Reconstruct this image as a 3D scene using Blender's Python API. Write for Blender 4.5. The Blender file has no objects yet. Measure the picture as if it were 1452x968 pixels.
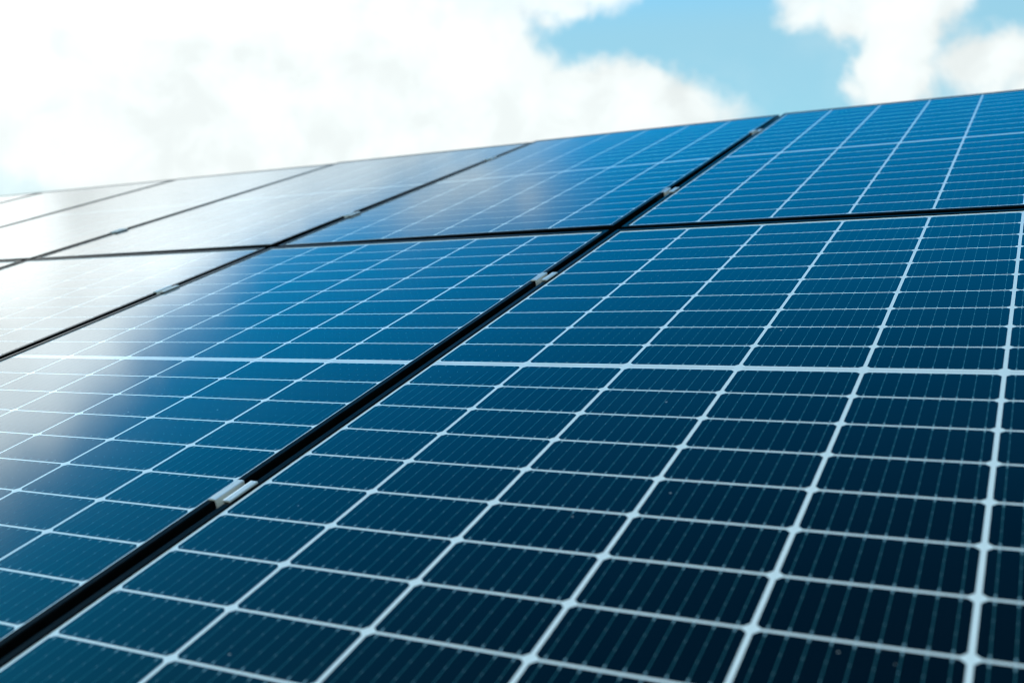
import bpy, bmesh, math, random
from mathutils import Vector, Matrix
random.seed(7)
R = math.radians
scene = bpy.context.scene
col = scene.collection

# ------------------------------------------------------------------ helpers
def link_mesh(name, verts, faces, mats, idx=None, parent=None, smooth=False):
    me = bpy.data.meshes.new(name)
    me.from_pydata(verts, [], faces)
    for m in mats:
        me.materials.append(m)
    if idx:
        me.polygons.foreach_set('material_index', idx)
    if smooth:
        me.polygons.foreach_set('use_smooth', [True] * len(me.polygons))
    me.update()
    o = bpy.data.objects.new(name, me)
    col.objects.link(o)
    if parent:
        o.parent = parent
    return o

def tag(o, label=None, cat=None, group=None, kind=None):
    for k, v in (('label', label), ('category', cat), ('group', group), ('kind', kind)):
        if v:
            o[k] = v
    return o

class MB:
    """collects quads / boxes for one mesh"""
    def __init__(s):
        s.v, s.f, s.i = [], [], []
    def poly(s, pts, mi=0):
        n = len(s.v)
        s.v += [tuple(p) for p in pts]
        s.f.append(tuple(range(n, n + len(pts))))
        s.i.append(mi)
    def rect(s, x0, y0, x1, y1, z, mi=0):
        s.poly(((x0, y0, z), (x1, y0, z), (x1, y1, z), (x0, y1, z)), mi)
    def box(s, x0, y0, z0, x1, y1, z1, mi=0):
        c = [(x, y, z) for z in (z0, z1) for y in (y0, y1) for x in (x0, x1)]
        n = len(s.v)
        s.v += c
        for f in ((0, 2, 3, 1), (4, 5, 7, 6), (0, 1, 5, 4), (2, 6, 7, 3), (0, 4, 6, 2), (1, 3, 7, 5)):
            s.f.append(tuple(n + k for k in f))
            s.i.append(mi)
    def build(s, name, mats, parent=None):
        return link_mesh(name, s.v, s.f, mats, s.i, parent)

def nodes_of(m):
    m.use_nodes = True
    nt = m.node_tree
    return nt, nt.nodes, nt.links, nt.nodes['Principled BSDF']

# ------------------------------------------------------------------ materials
GLASS_ROUGH = 0.085
COAT_IOR = 1.38          # anti-reflective solar glass

def glass_layer(nt, bsdf):
    """solar glass in front of the cells: a clear coat with a faint ripple and dust"""
    N, L = nt.nodes, nt.links
    bsdf.inputs['Specular IOR Level'].default_value = 0.0
    bsdf.inputs['Coat Weight'].default_value = 1.0
    bsdf.inputs['Coat IOR'].default_value = COAT_IOR
    bsdf.inputs['Coat Tint'].default_value = (.84, .88, .88, 1)
    tc = N.new('ShaderNodeTexCoord')
    big = N.new('ShaderNodeTexNoise')
    big.inputs['Scale'].default_value = 3.5
    big.inputs['Detail'].default_value = 5
    L.new(tc.outputs['Object'], big.inputs['Vector'])
    mr = N.new('ShaderNodeMapRange')
    mr.inputs['From Min'].default_value = .3
    mr.inputs['From Max'].default_value = .7
    mr.inputs['To Min'].default_value = GLASS_ROUGH * .8
    mr.inputs['To Max'].default_value = GLASS_ROUGH * 1.25
    L.new(big.outputs['Fac'], mr.inputs['Value'])
    L.new(mr.outputs['Result'], bsdf.inputs['Coat Roughness'])
    return tc, big

def dust_mix(nt, tc, big, color_socket, bsdf, amount=.003):
    """thin dust film plus sparse dried specks lying on the glass"""
    N, L = nt.nodes, nt.links
    oi = N.new('ShaderNodeObjectInfo')
    add = N.new('ShaderNodeVectorMath'); add.operation = 'MULTIPLY_ADD'
    cmb = N.new('ShaderNodeCombineXYZ')
    for k in range(3):
        L.new(oi.outputs['Random'], cmb.inputs[k])
    L.new(cmb.outputs[0], add.inputs[0])
    add.inputs[1].default_value = (37, 23, 11)
    L.new(tc.outputs['Object'], add.inputs[2])
    vo = N.new('ShaderNodeTexVoronoi'); vo.voronoi_dimensions = '2D'
    vo.inputs['Scale'].default_value = 24
    L.new(add.outputs[0], vo.inputs['Vector'])
    # only some of the feature points carry a speck, each with its own radius
    sep = N.new('ShaderNodeSeparateColor')
    L.new(vo.outputs['Color'], sep.inputs[0])
    th = N.new('ShaderNodeMapRange')
    th.inputs['From Min'].default_value = .972
    th.inputs['From Max'].default_value = 1.0
    th.inputs['To Min'].default_value = 0.0
    th.inputs['To Max'].default_value = .040
    L.new(sep.outputs[0], th.inputs['Value'])
    lt = N.new('ShaderNodeMath'); lt.operation = 'LESS_THAN'
    L.new(vo.outputs['Distance'], lt.inputs[0])
    L.new(th.outputs['Result'], lt.inputs[1])
    sp = N.new('ShaderNodeMath'); sp.operation = 'MULTIPLY'
    L.new(lt.outputs[0], sp.inputs[0])
    sp.inputs[1].default_value = .55
    film = N.new('ShaderNodeMapRange')
    film.inputs['From Min'].default_value = .35
    film.inputs['From Max'].default_value = .75
    film.inputs['To Min'].default_value = 0
    film.inputs['To Max'].default_value = amount
    L.new(big.outputs['Fac'], film.inputs['Value'])
    mx = N.new('ShaderNodeMath'); mx.operation = 'MAXIMUM'
    L.new(sp.outputs[0], mx.inputs[0]); L.new(film.outputs['Result'], mx.inputs[1])
    mix = N.new('ShaderNodeMix'); mix.data_type = 'RGBA'
    L.new(mx.outputs[0], mix.inputs['Factor'])
    if isinstance(color_socket, tuple):
        mix.inputs['A'].default_value = color_socket
    else:
        L.new(color_socket, mix.inputs['A'])
    mix.inputs['B'].default_value = (.42, .44, .42, 1)
    L.new(mix.outputs['Result'], bsdf.inputs['Base Color'])

def mat_cell():
    m = bpy.data.materials.new('silicon cell under glass')
    nt, N, L, b = nodes_of(m)
    tc, big = glass_layer(nt, b)
    # every cell its own slight tone: white noise on the cell index
    mul = N.new('ShaderNodeVectorMath'); mul.operation = 'MULTIPLY'
    mul.inputs[1].default_value = (1 / .161, 1 / .0806582, 0)
    L.new(tc.outputs['Object'], mul.inputs[0])
    fl = N.new('ShaderNodeVectorMath'); fl.operation = 'FLOOR'
    L.new(mul.outputs[0], fl.inputs[0])
    oi = N.new('ShaderNodeObjectInfo')
    wn = N.new('ShaderNodeTexWhiteNoise'); wn.noise_dimensions = '4D'
    L.new(fl.outputs[0], wn.inputs['Vector'])
    L.new(oi.outputs['Random'], wn.inputs['W'])
    cr = N.new('ShaderNodeValToRGB')
    cr.color_ramp.elements[0].color = CELL_LO
    cr.color_ramp.elements[1].color = CELL_HI
    L.new(wn.outputs['Value'], cr.inputs['Fac'])
    b.inputs['Roughness'].default_value = .6
    dust_mix(nt, tc, big, cr.outputs['Color'], b)
    return m

CELL_LO = (.0001, .0010, .0022, 1)
CELL_HI = (.0003, .0042, .0080, 1)

def mat_glassed(name, color, rough=.7, metallic=0.0):
    m = bpy.data.materials.new(name)
    nt, N, L, b = nodes_of(m)
    tc, big = glass_layer(nt, b)
    b.inputs['Roughness'].default_value = rough
    b.inputs['Metallic'].default_value = metallic
    dust_mix(nt, tc, big, color, b)
    return m

def mat_frame():
    m = bpy.data.materials.new('black anodised aluminium')
    nt, N, L, b = nodes_of(m)
    tc = N.new('ShaderNodeTexCoord')
    no = N.new('ShaderNodeTexNoise')
    no.inputs['Scale'].default_value = 60
    no.inputs['Detail'].default_value = 4
    L.new(tc.outputs['Object'], no.inputs['Vector'])
    cr = N.new('ShaderNodeValToRGB')
    cr.color_ramp.elements[0].position = .35
    cr.color_ramp.elements[0].color = (.0012, .0018, .0019, 1)
    cr.color_ramp.elements[1].position = .7
    cr.color_ramp.elements[1].color = (.0026, .0038, .0040, 1)
    L.new(no.outputs['Fac'], cr.inputs['Fac'])
    L.new(cr.outputs['Color'], b.inputs['Base Color'])
    b.inputs['Roughness'].default_value = .20
    b.inputs['Specular IOR Level'].default_value = .014
    return m

def mat_alu(name, color, rough):
    m = bpy.data.materials.new(name)
    nt, N, L, b = nodes_of(m)
    tc = N.new('ShaderNodeTexCoord')
    mp = N.new('ShaderNodeMapping')
    mp.inputs['Scale'].default_value = (900, 30, 900)
    L.new(tc.outputs['Object'], mp.inputs['Vector'])
    no = N.new('ShaderNodeTexNoise')
    no.inputs['Detail'].default_value = 3
    L.new(mp.outputs[0], no.inputs['Vector'])
    mix = N.new('ShaderNodeMix'); mix.data_type = 'RGBA'
    L.new(no.outputs['Fac'], mix.inputs['Factor'])
    mix.inputs['A'].default_value = (*[c * .82 for c in color], 1)
    mix.inputs['B'].default_value = (*color, 1)
    L.new(mix.outputs['Result'], b.inputs['Base Color'])
    b.inputs['Metallic'].default_value = .55
    b.inputs['Roughness'].default_value = rough
    bump = N.new('ShaderNodeBump')
    bump.inputs['Strength'].default_value = .08
    bump.inputs['Distance'].default_value = .0005
    L.new(no.outputs['Fac'], bump.inputs['Height'])
    L.new(bump.outputs[0], b.inputs['Normal'])
    return m

def mat_noise(name, c0, c1, scale, rough, bump=.2, dist=.01):
    m = bpy.data.materials.new(name)
    nt, N, L, b = nodes_of(m)
    tc = N.new('ShaderNodeTexCoord')
    no = N.new('ShaderNodeTexNoise')
    no.inputs['Scale'].default_value = scale
    no.inputs['Detail'].default_value = 8
    L.new(tc.outputs['Object'], no.inputs['Vector'])
    cr = N.new('ShaderNodeValToRGB')
    cr.color_ramp.elements[0].position = .3
    cr.color_ramp.elements[1].position = .7
    cr.color_ramp.elements[0].color = (*c0, 1)
    cr.color_ramp.elements[1].color = (*c1, 1)
    L.new(no.outputs['Fac'], cr.inputs['Fac'])
    L.new(cr.outputs['Color'], b.inputs['Base Color'])
    b.inputs['Roughness'].default_value = rough
    bp = N.new('ShaderNodeBump')
    bp.inputs['Strength'].default_value = bump
    bp.inputs['Distance'].default_value = dist
    L.new(no.outputs['Fac'], bp.inputs['Height'])
    L.new(bp.outputs[0], b.inputs['Normal'])
    return m

M_CELL = mat_cell()
M_BACK = mat_glassed('white backsheet under glass', (.66, .74, .75, 1))
M_BUS = mat_glassed('silver busbar wire under glass', (.018, .092, .112, 1), .5)
M_PAD = mat_glassed('solder pad under glass', (.15, .27, .31, 1), .5)
M_FRAME = mat_frame()
M_ALU = mat_alu('mill finish aluminium', (.74, .76, .71), .36)
M_BOLT = mat_alu('stainless steel bolt', (.55, .56, .56), .3)
M_RAIL = mat_alu('dull aluminium rail', (.45, .46, .46), .45)
M_ROOF = mat_noise('dark painted roofing sheet', (.035, .037, .04), (.06, .062, .065), 6, .5, .1)
M_WALL = mat_noise('pale rendered wall', (.42, .40, .36), (.52, .5, .46), 30, .9, .3)
M_GRASS = mat_noise('mown grass', (.035, .07, .018), (.075, .11, .035), .6, .95, .5, .05)

# ------------------------------------------------------------------ the roof plane
TILT = R(19.9)
ORIGIN = Vector((0, 0, 3.9))
MT = Matrix.Rotation(TILT, 4, 'X')
def P(u, v, w=0.0):                      # roof coordinates (across, up the slope, off the glass) to world
    return ORIGIN + (MT @ Vector((u, v, w)))

PU, PV, BAND = .161, .0806582, .0056367      # cell pitch across / up the slope, half of the extra middle band
PX, PY = 1.00825, 1.68822                    # panel pitch
CGAP, RGAP = .0050, .0034
X0, X1 = -.0123, 6 * PU + .0123              # panel outline in its own coordinates
Y1 = .8325
LIP = .0118
FD = .036                                    # frame depth

def sag(u, v):
    """the roof sinks a little towards the far upper end"""
    pts = [(-6, .022), (-3, .022), (-2, .021), (-1, .012), (0, 0), (2, 0)]
    s = 0
    for (a, sa), (b, sb) in zip(pts, pts[1:]):
        if a <= u <= b:
            s = sa + (sb - sa) * (u - a) / (b - a)
    return -s * min(max((v - .84) / 1.66, 0), 1)

# ---- shared meshes of a panel
def frame_mesh():
    # profile: (distance in from the outer edge, height)
    prof = [(.030, -FD), (0, -FD), (0, .0002), (.0004, .0010), (.0014, .0018), (LIP - .0010, .0018),
            (LIP - .0002, .0012), (LIP, .0001), (LIP, -.0075), (.0018, -.0075), (.0018, -FD + .0018), (.030, -FD + .0018)]
    v, f = [], []
    for s, z in prof:
        v += [(X0 + s, -Y1 + s, z), (X1 - s, -Y1 + s, z), (X1 - s, Y1 - s, z), (X0 + s, Y1 - s, z)]
    n = len(prof)
    for a in range(n):
        b = (a + 1) % n
        for k in range(4):
            k2 = (k + 1) % 4
            f.append((a * 4 + k, a * 4 + k2, b * 4 + k2, b * 4 + k))
    return v, f

def cell_sheet_mb():
    m = MB()
    # the laminate itself: a slab whose face is the white backsheet seen through the glass
    e = .004
    m.box(X0 + e, -Y1 + e, -.0070, X1 - e, Y1 - e, -.00012, 0)
    for c in range(6):
        xa = c * PU + CGAP / 2
        xb = (c + 1) * PU - CGAP / 2
        if c == 0: xa += .0024
        if c == 5: xb -= .0010
        for r in range(-10, 10):
            o = BAND if r >= 0 else -BAND
            ya = r * PV + o + RGAP / 2
            yb = (r + 1) * PV + o - RGAP / 2
            if r == 0: ya += .0005
            if r == -1: yb -= .0005
            if r == 9: yb -= .0012
            h = .0049
            m.poly(((xa + h, ya, 0), (xb - h, ya, 0), (xb, ya + h, 0), (xb, yb - h, 0),
                    (xb - h, yb, 0), (xa + h, yb, 0), (xa, yb - h, 0), (xa, ya + h, 0)), 1)
            x0 = (c + .5) * PU - 4 * .01706
            for k in range(9):
                x = x0 + k * .01706
                m.rect(x - .00041, ya + .0006, x + .00041, yb - .0006, .00006, 2)
                hh = yb - ya
                for q, (t, w, l) in enumerate(((.045, .0009, .0022), (.955, .0009, .0022), (.35, .00048, .0007), (.65, .00048, .0007))):
                    y = ya + hh * t
                    m.rect(x - w, y - l, x + w, y + l, .00012, 3)
    # the seam in the middle band: the two halves of the backsheet's white ribbon
    for c in range(6):
        m.rect(c * PU + .006, -.0007, (c + 1) * PU - .006, .0007, .00004, 4)
    return m

M_RIBBON = mat_glassed('tinned ribbon under glass', (.40, .45, .47, 1), .5)

fv, ff = frame_mesh()
def make_panel():
    root = bpy.data.objects.new('solar_panel', None)
    root.empty_display_size = .2
    col.objects.link(root)
    link_mesh('frame', fv, ff, [M_FRAME], parent=root)
    cell_sheet_mb().build('cell_sheet', [M_BACK, M_CELL, M_BUS, M_PAD, M_RIBBON], root)
    return root

def copy_thing(root):
    r = root.copy(); col.objects.link(r)
    for ch in list(root.children):
        c = ch.copy(); col.objects.link(c); c.parent = r
    return r

PANELS = [
    (0, 0, 'large dark teal solar panel in the near right foreground with clearly drawn white cell grid'),
    (-1, 0, 'blue solar panel beside the near dark teal one, pale cloud reflected in its left half'),
    (-2, 0, 'washed out white solar panel in the lower row, at the left picture edge'),
    (-3, 0, 'tiny pale sliver of solar panel in the lower row at the far left edge'),
    (0, 1, 'bright blue solar panel in the upper row, directly above the near dark teal panel'),
    (-1, 1, 'upper row solar panel between two bold black seams, grey cloud reflected beside clear blue'),
    (-2, 1, 'upper row solar panel fading from white cloud reflection to soft blue at its right'),
    (-3, 1, 'all white solar panel in the upper row, fourth counted from the right'),
    (-4, 1, 'second furthest solar panel of the upper row, a narrow blurred white wedge'),
    (-5, 1, 'furthest upper row solar panel, a blurred tip under the hazy blue patch of sky'),
]
def panel_matrix(k, row):
    bl = Vector((k * PX + X0, row * PY - Y1)); 
    u0, u1 = k * PX + X0, k * PX + X1
    v0, v1 = row * PY - Y1, row * PY + Y1
    A = P(u0, v0, sag(u0, v0)); B = P(u1, v0, sag(u1, v0))
    Cc = P(u0, v1, sag(u0, v1)); D = P(u1, v1, sag(u1, v1))
    ex = ((B - A) + (D - Cc)).normalized()
    ey = ((Cc - A) + (D - B)); ey = (ey - ex * ey.dot(ex)).normalized()
    ez = ex.cross(ey)
    cen = (A + B + Cc + D) / 4
    org = cen - ex * ((X0 + X1) / 2)
    rx, ry = (0, 0) if k == 0 else (rng.uniform(-.0009, .0009), rng.uniform(-.0009, .0009))   # never bolted down perfectly
    ez = (ez + ex * rx + ey * ry).normalized()
    ex = (ex - ez * ex.dot(ez)).normalized(); ey = ez.cross(ex)
    m = Matrix((ex, ey, ez)).transposed().to_4x4()
    m.translation = org
    return m

rng = random.Random(3)
proto = None
for k, row, lab in PANELS:
    if proto is None:
        o = proto = make_panel()
    else:
        o = copy_thing(proto)
    o.matrix_world = panel_matrix(k, row)
    tag(o, lab, 'solar panel', 'solar panels of the roof array')

# ------------------------------------------------------------------ clamps in the seams between the panels
SEAM = -.0211
def clamp_mesh(parent):
    # bent U profile, extruded 50 mm along the seam
    t = .0024
    top = .0046
    g = .0074
    fl = .0172
    half = [(g - t, -.0135), (g - t, top - .0014), (g - t + .0009, top - .0003), (g + .0012, top), (g + .0030, top), (g + .0034, top - .0006),
            (g + .0040, top - .0006), (g + .0044, top), (fl - .0030, top), (fl - .0026, top - .0006), (fl - .0020, top - .0006), (fl - .0016, top),
            (fl - .0004, top), (fl, top - .0004), (fl, top - t - .0003), (fl - .0014, top - t - .0003), (fl - .0018, top - t), (g, top - t), (g, -.0165)]
    outer = half + [(-x, z) for x, z in reversed(half)]
    h = .0255
    v = [(x, -h, z) for x, z in outer] + [(x, h, z) for x, z in outer]
    n = len(outer)
    f = []
    for a in range(n):
        b = (a + 1) % n
        f.append((a, a + n, b + n, b))
    f.append(tuple(range(n)))
    f.append(tuple(reversed(range(n, 2 * n))))
    o = link_mesh('channel_bracket', v, f, [M_ALU], parent=parent)
    bm = bmesh.new(); bm.from_mesh(o.data); bmesh.ops.recalc_face_normals(bm, faces=bm.faces); bm.to_mesh(o.data); bm.free()
    # socket head bolt
    bm = bmesh.new()
    bmesh.ops.create_cone(bm, cap_ends=True, segments=24, radius1=.0043, radius2=.0043, depth=.008, matrix=Matrix.Translation((0, 0, -.0095)))
    bmesh.ops.create_cone(bm, cap_ends=True, segments=24, radius1=.0048, radius2=.0048, depth=.0012, matrix=Matrix.Translation((0, 0, -.0129)))
    bmesh.ops.create_cone(bm, cap_ends=True, segments=6, radius1=.0021, radius2=.0021, depth=.0012, matrix=Matrix.Translation((0, 0, -.0053)))
    bmesh.ops.create_cone(bm, cap_ends=True, segments=12, radius1=.003, radius2=.003, depth=.032, matrix=Matrix.Translation((0, 0, -.032)))
    me = bpy.data.meshes.new('bolt'); bm.to_mesh(me); bm.free()
    me.materials.append(M_BOLT)
    b = bpy.data.objects.new('bolt', me); col.objects.link(b); b.parent = parent

CLAMPS = [
    (0, -.4425, 'largest silver clamp, in the near black seam at lower left, sharp open channel'),
    (0, .4600, 'silver clamp halfway up the long black seam beside the near dark teal panel'),
    (0, 1.2345, 'silver clamp in the seam just above the crossing of the two black seams at right'),
    (0, 2.1400, 'small blurred silver clamp nearest the top edge in the right black seam'),
    (-1, .4480, 'pale silver clamp in the seam between the white and the blue lower row panels'),
    (-1, 1.2200, 'small silver clamp in the middle black seam just above the long cross seam'),
    (-1, 2.1400, 'tiny silver clamp near the roof edge in the middle black seam, under white cloud'),
    (-2, 1.2200, 'faint clamp in the thin grey seam of the white reflecting upper row panels'),
]
cproto = None
for k, v, lab in CLAMPS:
    if cproto is None:
        o = cproto = bpy.data.objects.new('mid_clamp', None)
        o.empty_display_size = .03
        col.objects.link(o)
        clamp_mesh(o)
    else:
        o = copy_thing(cproto)
    u = SEAM + k * PX
    o.matrix_world = Matrix.Translation(P(u, v, sag(u, v))) @ MT @ Matrix.Rotation(R(random.uniform(-.6, .6)), 4, 'Z')
    tag(o, lab, 'clamp', 'clamps holding neighbouring panels')

# ------------------------------------------------------------------ rails under the panels, roof, house, ground
rail_labels = ['aluminium mounting rail running under the lower half of the lower panel row',
               'aluminium mounting rail running under the upper half of the lower panel row',
               'aluminium mounting rail running under the lower half of the upper panel row',
               'aluminium mounting rail running under the upper half of the upper panel row']
for (v, u0), lab in zip(((-.4425, -3.1), (.46, -3.1), (1.2345, -5.1), (2.14, -5.1)), rail_labels):
    m = MB()
    m.box(u0, v - .02, -.100, 1.0, v - .006, -.0385)
    m.box(u0, v + .006, -.100, 1.0, v + .02, -.0385)
    m.box(u0, v - .006, -.100, 1.0, v + .006, -.052)
    o = m.build('mounting_rail', [M_RAIL])
    o.matrix_world = Matrix.Translation(ORIGIN) @ MT
    tag(o, lab, 'rail', 'rails carrying the panels')

house = bpy.data.objects.new('house', None)
col.objects.link(house)
tag(house, 'house with a dark ribbed metal roof that carries the solar array', 'house')
V0, V1, U0, U1 = -3.4, 2.58, -7.5, 3.2
m = MB()
m.box(U0, V0, -.26, U1, V1, -.16)
u = U0 + .02
while u < U1:
    m.box(u, V0, -.159, u + .025, V1 - .02, -.125)
    u += .42
ro = m.build('roof', [M_ROOF], house)
ro.matrix_world = Matrix.Translation(ORIGIN) @ MT
ridge = P(0, V1, -.16)
m = MB()
m.box(U0, 0, -.1, U1, 5.98, 0)
u = U0 + .02
while u < U1:
    m.box(u, .02, .001, u + .025, 5.98, .035)
    u += .42
rb = m.build('roof', [M_ROOF], house)
rb.matrix_world = Matrix.Translation(ridge + Vector((0, .02, 0))) @ Matrix.Rotation(-TILT, 4, 'X')
cap = MB(); cap.box(U0, -.09, -.012, U1, .11, .012)
rc = cap.build('ridge_cap', [M_ROOF], house)
rc.matrix_world = Matrix.Translation(ridge + Vector((0, 0, .006)))
y0 = P(0, V0 + .5, 0).y; y2 = ridge.y; y1 = 2 * y2 - y0
ze = P(0, V0 + .5, -.27).z; zr = P(0, V1, -.29).z
w = MB()
x0, x1 = U0 + .4, U1 - .4
for x in (x0, x1):
    w.poly(((x, y0, -.05), (x, y1, -.05), (x, y1, ze), (x, y2, zr), (x, y0, ze)))
for y in (y0, y1):
    w.poly(((x0, y, -.05), (x1, y, -.05), (x1, y, ze), (x0, y, ze)))
w.build('wall', [M_WALL], house)

g = MB(); g.rect(-3000, -3000, 3000, 3000, 0)
tag(g.build('ground', [M_GRASS]), kind='structure')

# ------------------------------------------------------------------ camera
cam_data = bpy.data.cameras.new('camera')
cam = bpy.data.objects.new('camera', cam_data)
col.objects.link(cam)
right = Vector((.8821, .4711, .0035)); fwd = Vector((-.4711, .8821, -.0019))
fwd.normalize(); right = (right - fwd * right.dot(fwd)).normalized(); up = right.cross(fwd)
mc = Matrix((right, up, -fwd)).transposed().to_4x4()
mc.translation = P(.858359, -1.254271, .493354)
cam.matrix_world = mc
cam_data.sensor_width = 36
cam_data.lens = 36 * 1442.97 / 1452
cam_data.clip_start = .02
cam_data.clip_end = 6000
cam_data.dof.use_dof = True
cam_data.dof.focus_distance = 1.62
cam_data.dof.aperture_fstop = 4.4
scene.camera = cam

# ------------------------------------------------------------------ sun
SUN_AZ, SUN_EL = -28.1 - 70, 48        # compass angle from +Y, clockwise
sd = bpy.data.lights.new('sun', 'SUN')
sd.energy = .55
sd.angle = R(14)
sd.color = (1, .96, .9)
so = bpy.data.objects.new('sun', sd)
col.objects.link(so)
sv = Vector((math.sin(R(SUN_AZ)) * math.cos(R(SUN_EL)), math.cos(R(SUN_AZ)) * math.cos(R(SUN_EL)), math.sin(R(SUN_EL))))
so.rotation_euler = sv.to_track_quat('Z', 'Y').to_euler()
so.location = (0, 0, 30)

# ------------------------------------------------------------------ sky: Nishita with clouds placed by compass direction and height
world = bpy.data.worlds.new('World')
scene.world = world
world.use_nodes = True
nt = world.node_tree
N, L = nt.nodes, nt.links
for n in list(N):
    N.remove(n)
out = N.new('ShaderNodeOutputWorld')
sky = N.new('ShaderNodeTexSky')
sky.sky_type = 'NISHITA'
sky.sun_disc = False
sky.sun_elevation = R(SUN_EL)
sky.sun_rotation = R(SUN_AZ)
sky.air_density = 1.0
sky.dust_density = .3
sky.ozone_density = 2.5
tc = N.new('ShaderNodeTexCoord')
DIR = tc.outputs['Generated']

def math_n(op, a, b=None, c=None, clamp=False):
    n = N.new('ShaderNodeMath'); n.operation = op; n.use_clamp = clamp
    for k, s in enumerate((a, b, c)):
        if s is None: continue
        if isinstance(s, (int, float)): n.inputs[k].default_value = s
        else: L.new(s, n.inputs[k])
    return n.outputs[0]
def vec_n(op, a, b=None, out_i=0):
    n = N.new('ShaderNodeVectorMath'); n.operation = op
    for k, s in enumerate((a, b)):
        if s is None: continue
        if isinstance(s, tuple): n.inputs[k].default_value = s
        else: L.new(s, n.inputs[k])
    return n.outputs['Value'] if op in ('LENGTH', 'DOT_PRODUCT') else n.outputs[0]
def noise(vec, scale, detail, rough=.55, dist=0, lac=2.0):
    n = N.new('ShaderNodeTexNoise')
    n.inputs['Scale'].default_value = scale
    n.inputs['Detail'].default_value = detail
    n.inputs['Roughness'].default_value = rough
    n.inputs['Distortion'].default_value = dist
    n.inputs['Lacunarity'].default_value = lac
    L.new(vec, n.inputs['Vector'])
    return n
def ramp(v, a, b, lo=0.0, hi=1.0, smooth=True):
    n = N.new('ShaderNodeMapRange')
    n.interpolation_type = 'SMOOTHSTEP' if smooth else 'LINEAR'
    n.inputs['From Min'].default_value = a; n.inputs['From Max'].default_value = b
    n.inputs['To Min'].default_value = lo; n.inputs['To Max'].default_value = hi
    L.new(v, n.inputs['Value'])
    return n.outputs[0]

# compass angle (0 = north by the array's own axis, here turned 28 degrees) and height, in degrees
CA, SA = math.cos(R(28.1)), math.sin(R(28.1))
ax = vec_n('DOT_PRODUCT', DIR, (CA, SA, 0))
ay = vec_n('DOT_PRODUCT', DIR, (-SA, CA, 0))
sepz = N.new('ShaderNodeSeparateXYZ'); L.new(DIR, sepz.inputs[0])
az = math_n('MULTIPLY', math_n('ARCTAN2', ax, ay), 180 / math.pi)
el = math_n('MULTIPLY', math_n('ARCSINE', sepz.outputs[2]), 180 / math.pi)
pos = N.new('ShaderNodeCombineXYZ')
L.new(az, pos.inputs[0]); L.new(el, pos.inputs[1])
# ragged edges
n1 = noise(DIR, 9, 3, .5)
n2 = noise(DIR, 24, 10, .64, .3)
w1 = vec_n('SUBTRACT', n1.outputs['Color'], (.5, .5, .5))
w2 = vec_n('SUBTRACT', n2.outputs['Color'], (.5, .5, .5))
w1 = vec_n('MULTIPLY', w1, (5.0, 3.4, 0))
w2 = vec_n('MULTIPLY', w2, (3.5, 2.9, 0))
pw = vec_n('ADD', vec_n('ADD', pos.outputs[0], w1), w2)

# azimuth, height, half width, half height (degrees), strength
BLOBS = [
    (-40.5, 12, 30, 16.2), (-13, 13, 15.5, 10.6), (-7, 10, 13, 7.4), (-6.4, 24.3, 4.4, 2.1), (-2.8, 25.7, 2.6, 1.3), (4.4, 12.2, 8.0, 3.1), (0.5, 20.2, 7.0, 3.0),
    (15.9, 17.3, 1.7, 1.2), (20.3, 17.2, 4.0, 2.7), (20.6, 14.0, 2.6, 2.6), (25.3, 13.6, 3.0, 1.6), (27.5, 11.5, 3.5, 1.5),
    (-88, 24, 32, 18), (70, 14, 25, 8), (130, 30, 40, 16), (-150, 28, 45, 18),  # clouds beside and behind the camera, out of view, added for bright diffuse light
]
dens = None
for a, e, ra, re in BLOBS:
    d = vec_n('LENGTH', vec_n('MULTIPLY', vec_n('SUBTRACT', pw, (a, e, 0)), (1 / ra, 1 / re, 0)))
    # distance to the rim in degrees (rough), so edges stay equally soft
    d = math_n('MULTIPLY', math_n('SUBTRACT', 1.0, d), min(ra, re))
    dens = d if dens is None else math_n('SMOOTH_MAX', dens, d, .8)
# the hazy gap low on the far left
hole = vec_n('LENGTH', vec_n('MULTIPLY', vec_n('SUBTRACT', pw, (-27.5, 7.2, 0)), (1 / 4.0, 1 / 1.3, 0)))
hole = ramp(hole, .5, 1.3)
soft = ramp(el, 19.5, 24, 1.0, .30)            # torn, thinner tops
alpha = ramp(math_n('MULTIPLY', dens, soft), -.45, .75)
alpha = math_n('MULTIPLY', alpha, math_n('MULTIPLY_ADD', hole, .25, .75))
# thin veils around the banks
veil = noise(DIR, 5, 6, .6)
veil_a = math_n('MULTIPLY', ramp(dens, -2.4, .3), ramp(veil.outputs['Fac'], .45, .8, 0, .25))
alpha = math_n('MAXIMUM', alpha, veil_a)

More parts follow.
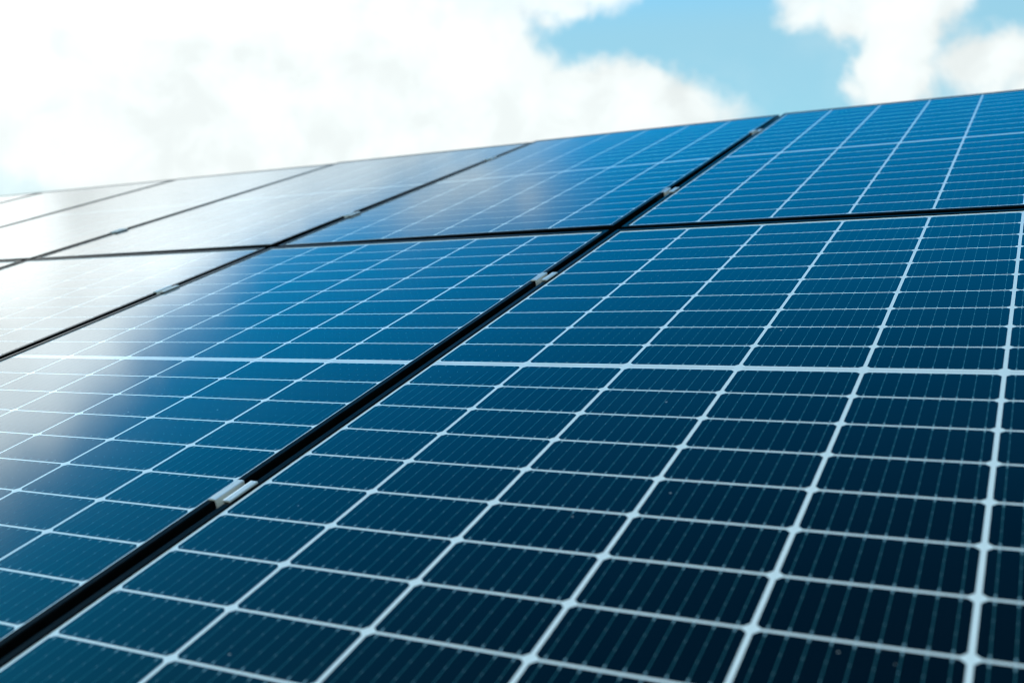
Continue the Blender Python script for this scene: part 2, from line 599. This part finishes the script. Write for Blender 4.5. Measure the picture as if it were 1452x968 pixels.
# cloud brightness: soft billows, brighter high up on the sunward side
sh = noise(DIR, 17, 8, .56, .3)
body = ramp(sh.outputs['Fac'], .34, .60, .476, .54)
thick = ramp(dens, 0, 2.2, .90, 1.0)
body = math_n('MULTIPLY', body, thick)
high = ramp(el, 15.3, 23.5, 0.0, 1.95, smooth=False)
left = ramp(az, -8, -25, 0.12, 1.0)
sunward = math_n('MULTIPLY', ramp(el, 9, 17, 0.0, 1.6), ramp(az, -23.5, -31))
gain = math_n('ADD', math_n('MAXIMUM', math_n('MULTIPLY', high, left), sunward), 1.0)
body = math_n('MULTIPLY', body, gain)
ccol = N.new('ShaderNodeMix'); ccol.data_type = 'RGBA'
L.new(math_n('MAXIMUM', math_n('MULTIPLY', ramp(el, 20, 26), .7), math_n('MULTIPLY', ramp(el, 16, 22), ramp(az, -32, -10))), ccol.inputs['Factor'])
ccol.inputs['A'].default_value = (.93, 1.0, .995, 1)
ccol.inputs['B'].default_value = (.78, .98, 1.10, 1)

bg_sky = N.new('ShaderNodeBackground')
hs = N.new('ShaderNodeHueSaturation')
hs.inputs['Saturation'].default_value = 1.5
L.new(sky.outputs[0], hs.inputs['Color'])
tint = N.new('ShaderNodeMix'); tint.data_type = 'RGBA'; tint.blend_type = 'MULTIPLY'
tint.inputs['Factor'].default_value = 1
L.new(hs.outputs[0], tint.inputs['A'])
tint.inputs['B'].default_value = (.1, 1.12, .90, 1)
haze = N.new('ShaderNodeMix'); haze.data_type = 'RGBA'
L.new(ramp(el, 25, 16, 0, .85), haze.inputs['Factor'])
deep = N.new('ShaderNodeVectorMath'); deep.operation = 'SCALE'      # the clear sky deepens towards the zenith
L.new(tint.outputs['Result'], deep.inputs[0])
L.new(ramp(el, 28, 56, 1.12, .34), deep.inputs['Scale'])
L.new(deep.outputs[0], haze.inputs['A'])
haze.inputs['B'].default_value = (1.34, 2.22, 2.5, 1)
L.new(haze.outputs['Result'], bg_sky.inputs['Color'])
bg_sky.inputs['Strength'].default_value = .145
bg_cl = N.new('ShaderNodeBackground')
L.new(ccol.outputs['Result'], bg_cl.inputs['Color'])
L.new(body, bg_cl.inputs['Strength'])
mix = N.new('ShaderNodeMixShader')
L.new(alpha, mix.inputs[0])
L.new(bg_sky.outputs[0], mix.inputs[1])
L.new(bg_cl.outputs[0], mix.inputs[2])
L.new(mix.outputs[0], out.inputs['Surface'])
world.cycles.sampling_method = 'MANUAL'
world.cycles.sample_map_resolution = 1024

# ------------------------------------------------------------------ render settings
vs = scene.view_settings
vs.view_transform = 'Standard'
vs.look = 'None'
vs.exposure = 1.0
vs.gamma = 1
scene.render.resolution_x = 1024
scene.render.resolution_y = 682
scene.cycles.filter_width = 1.15
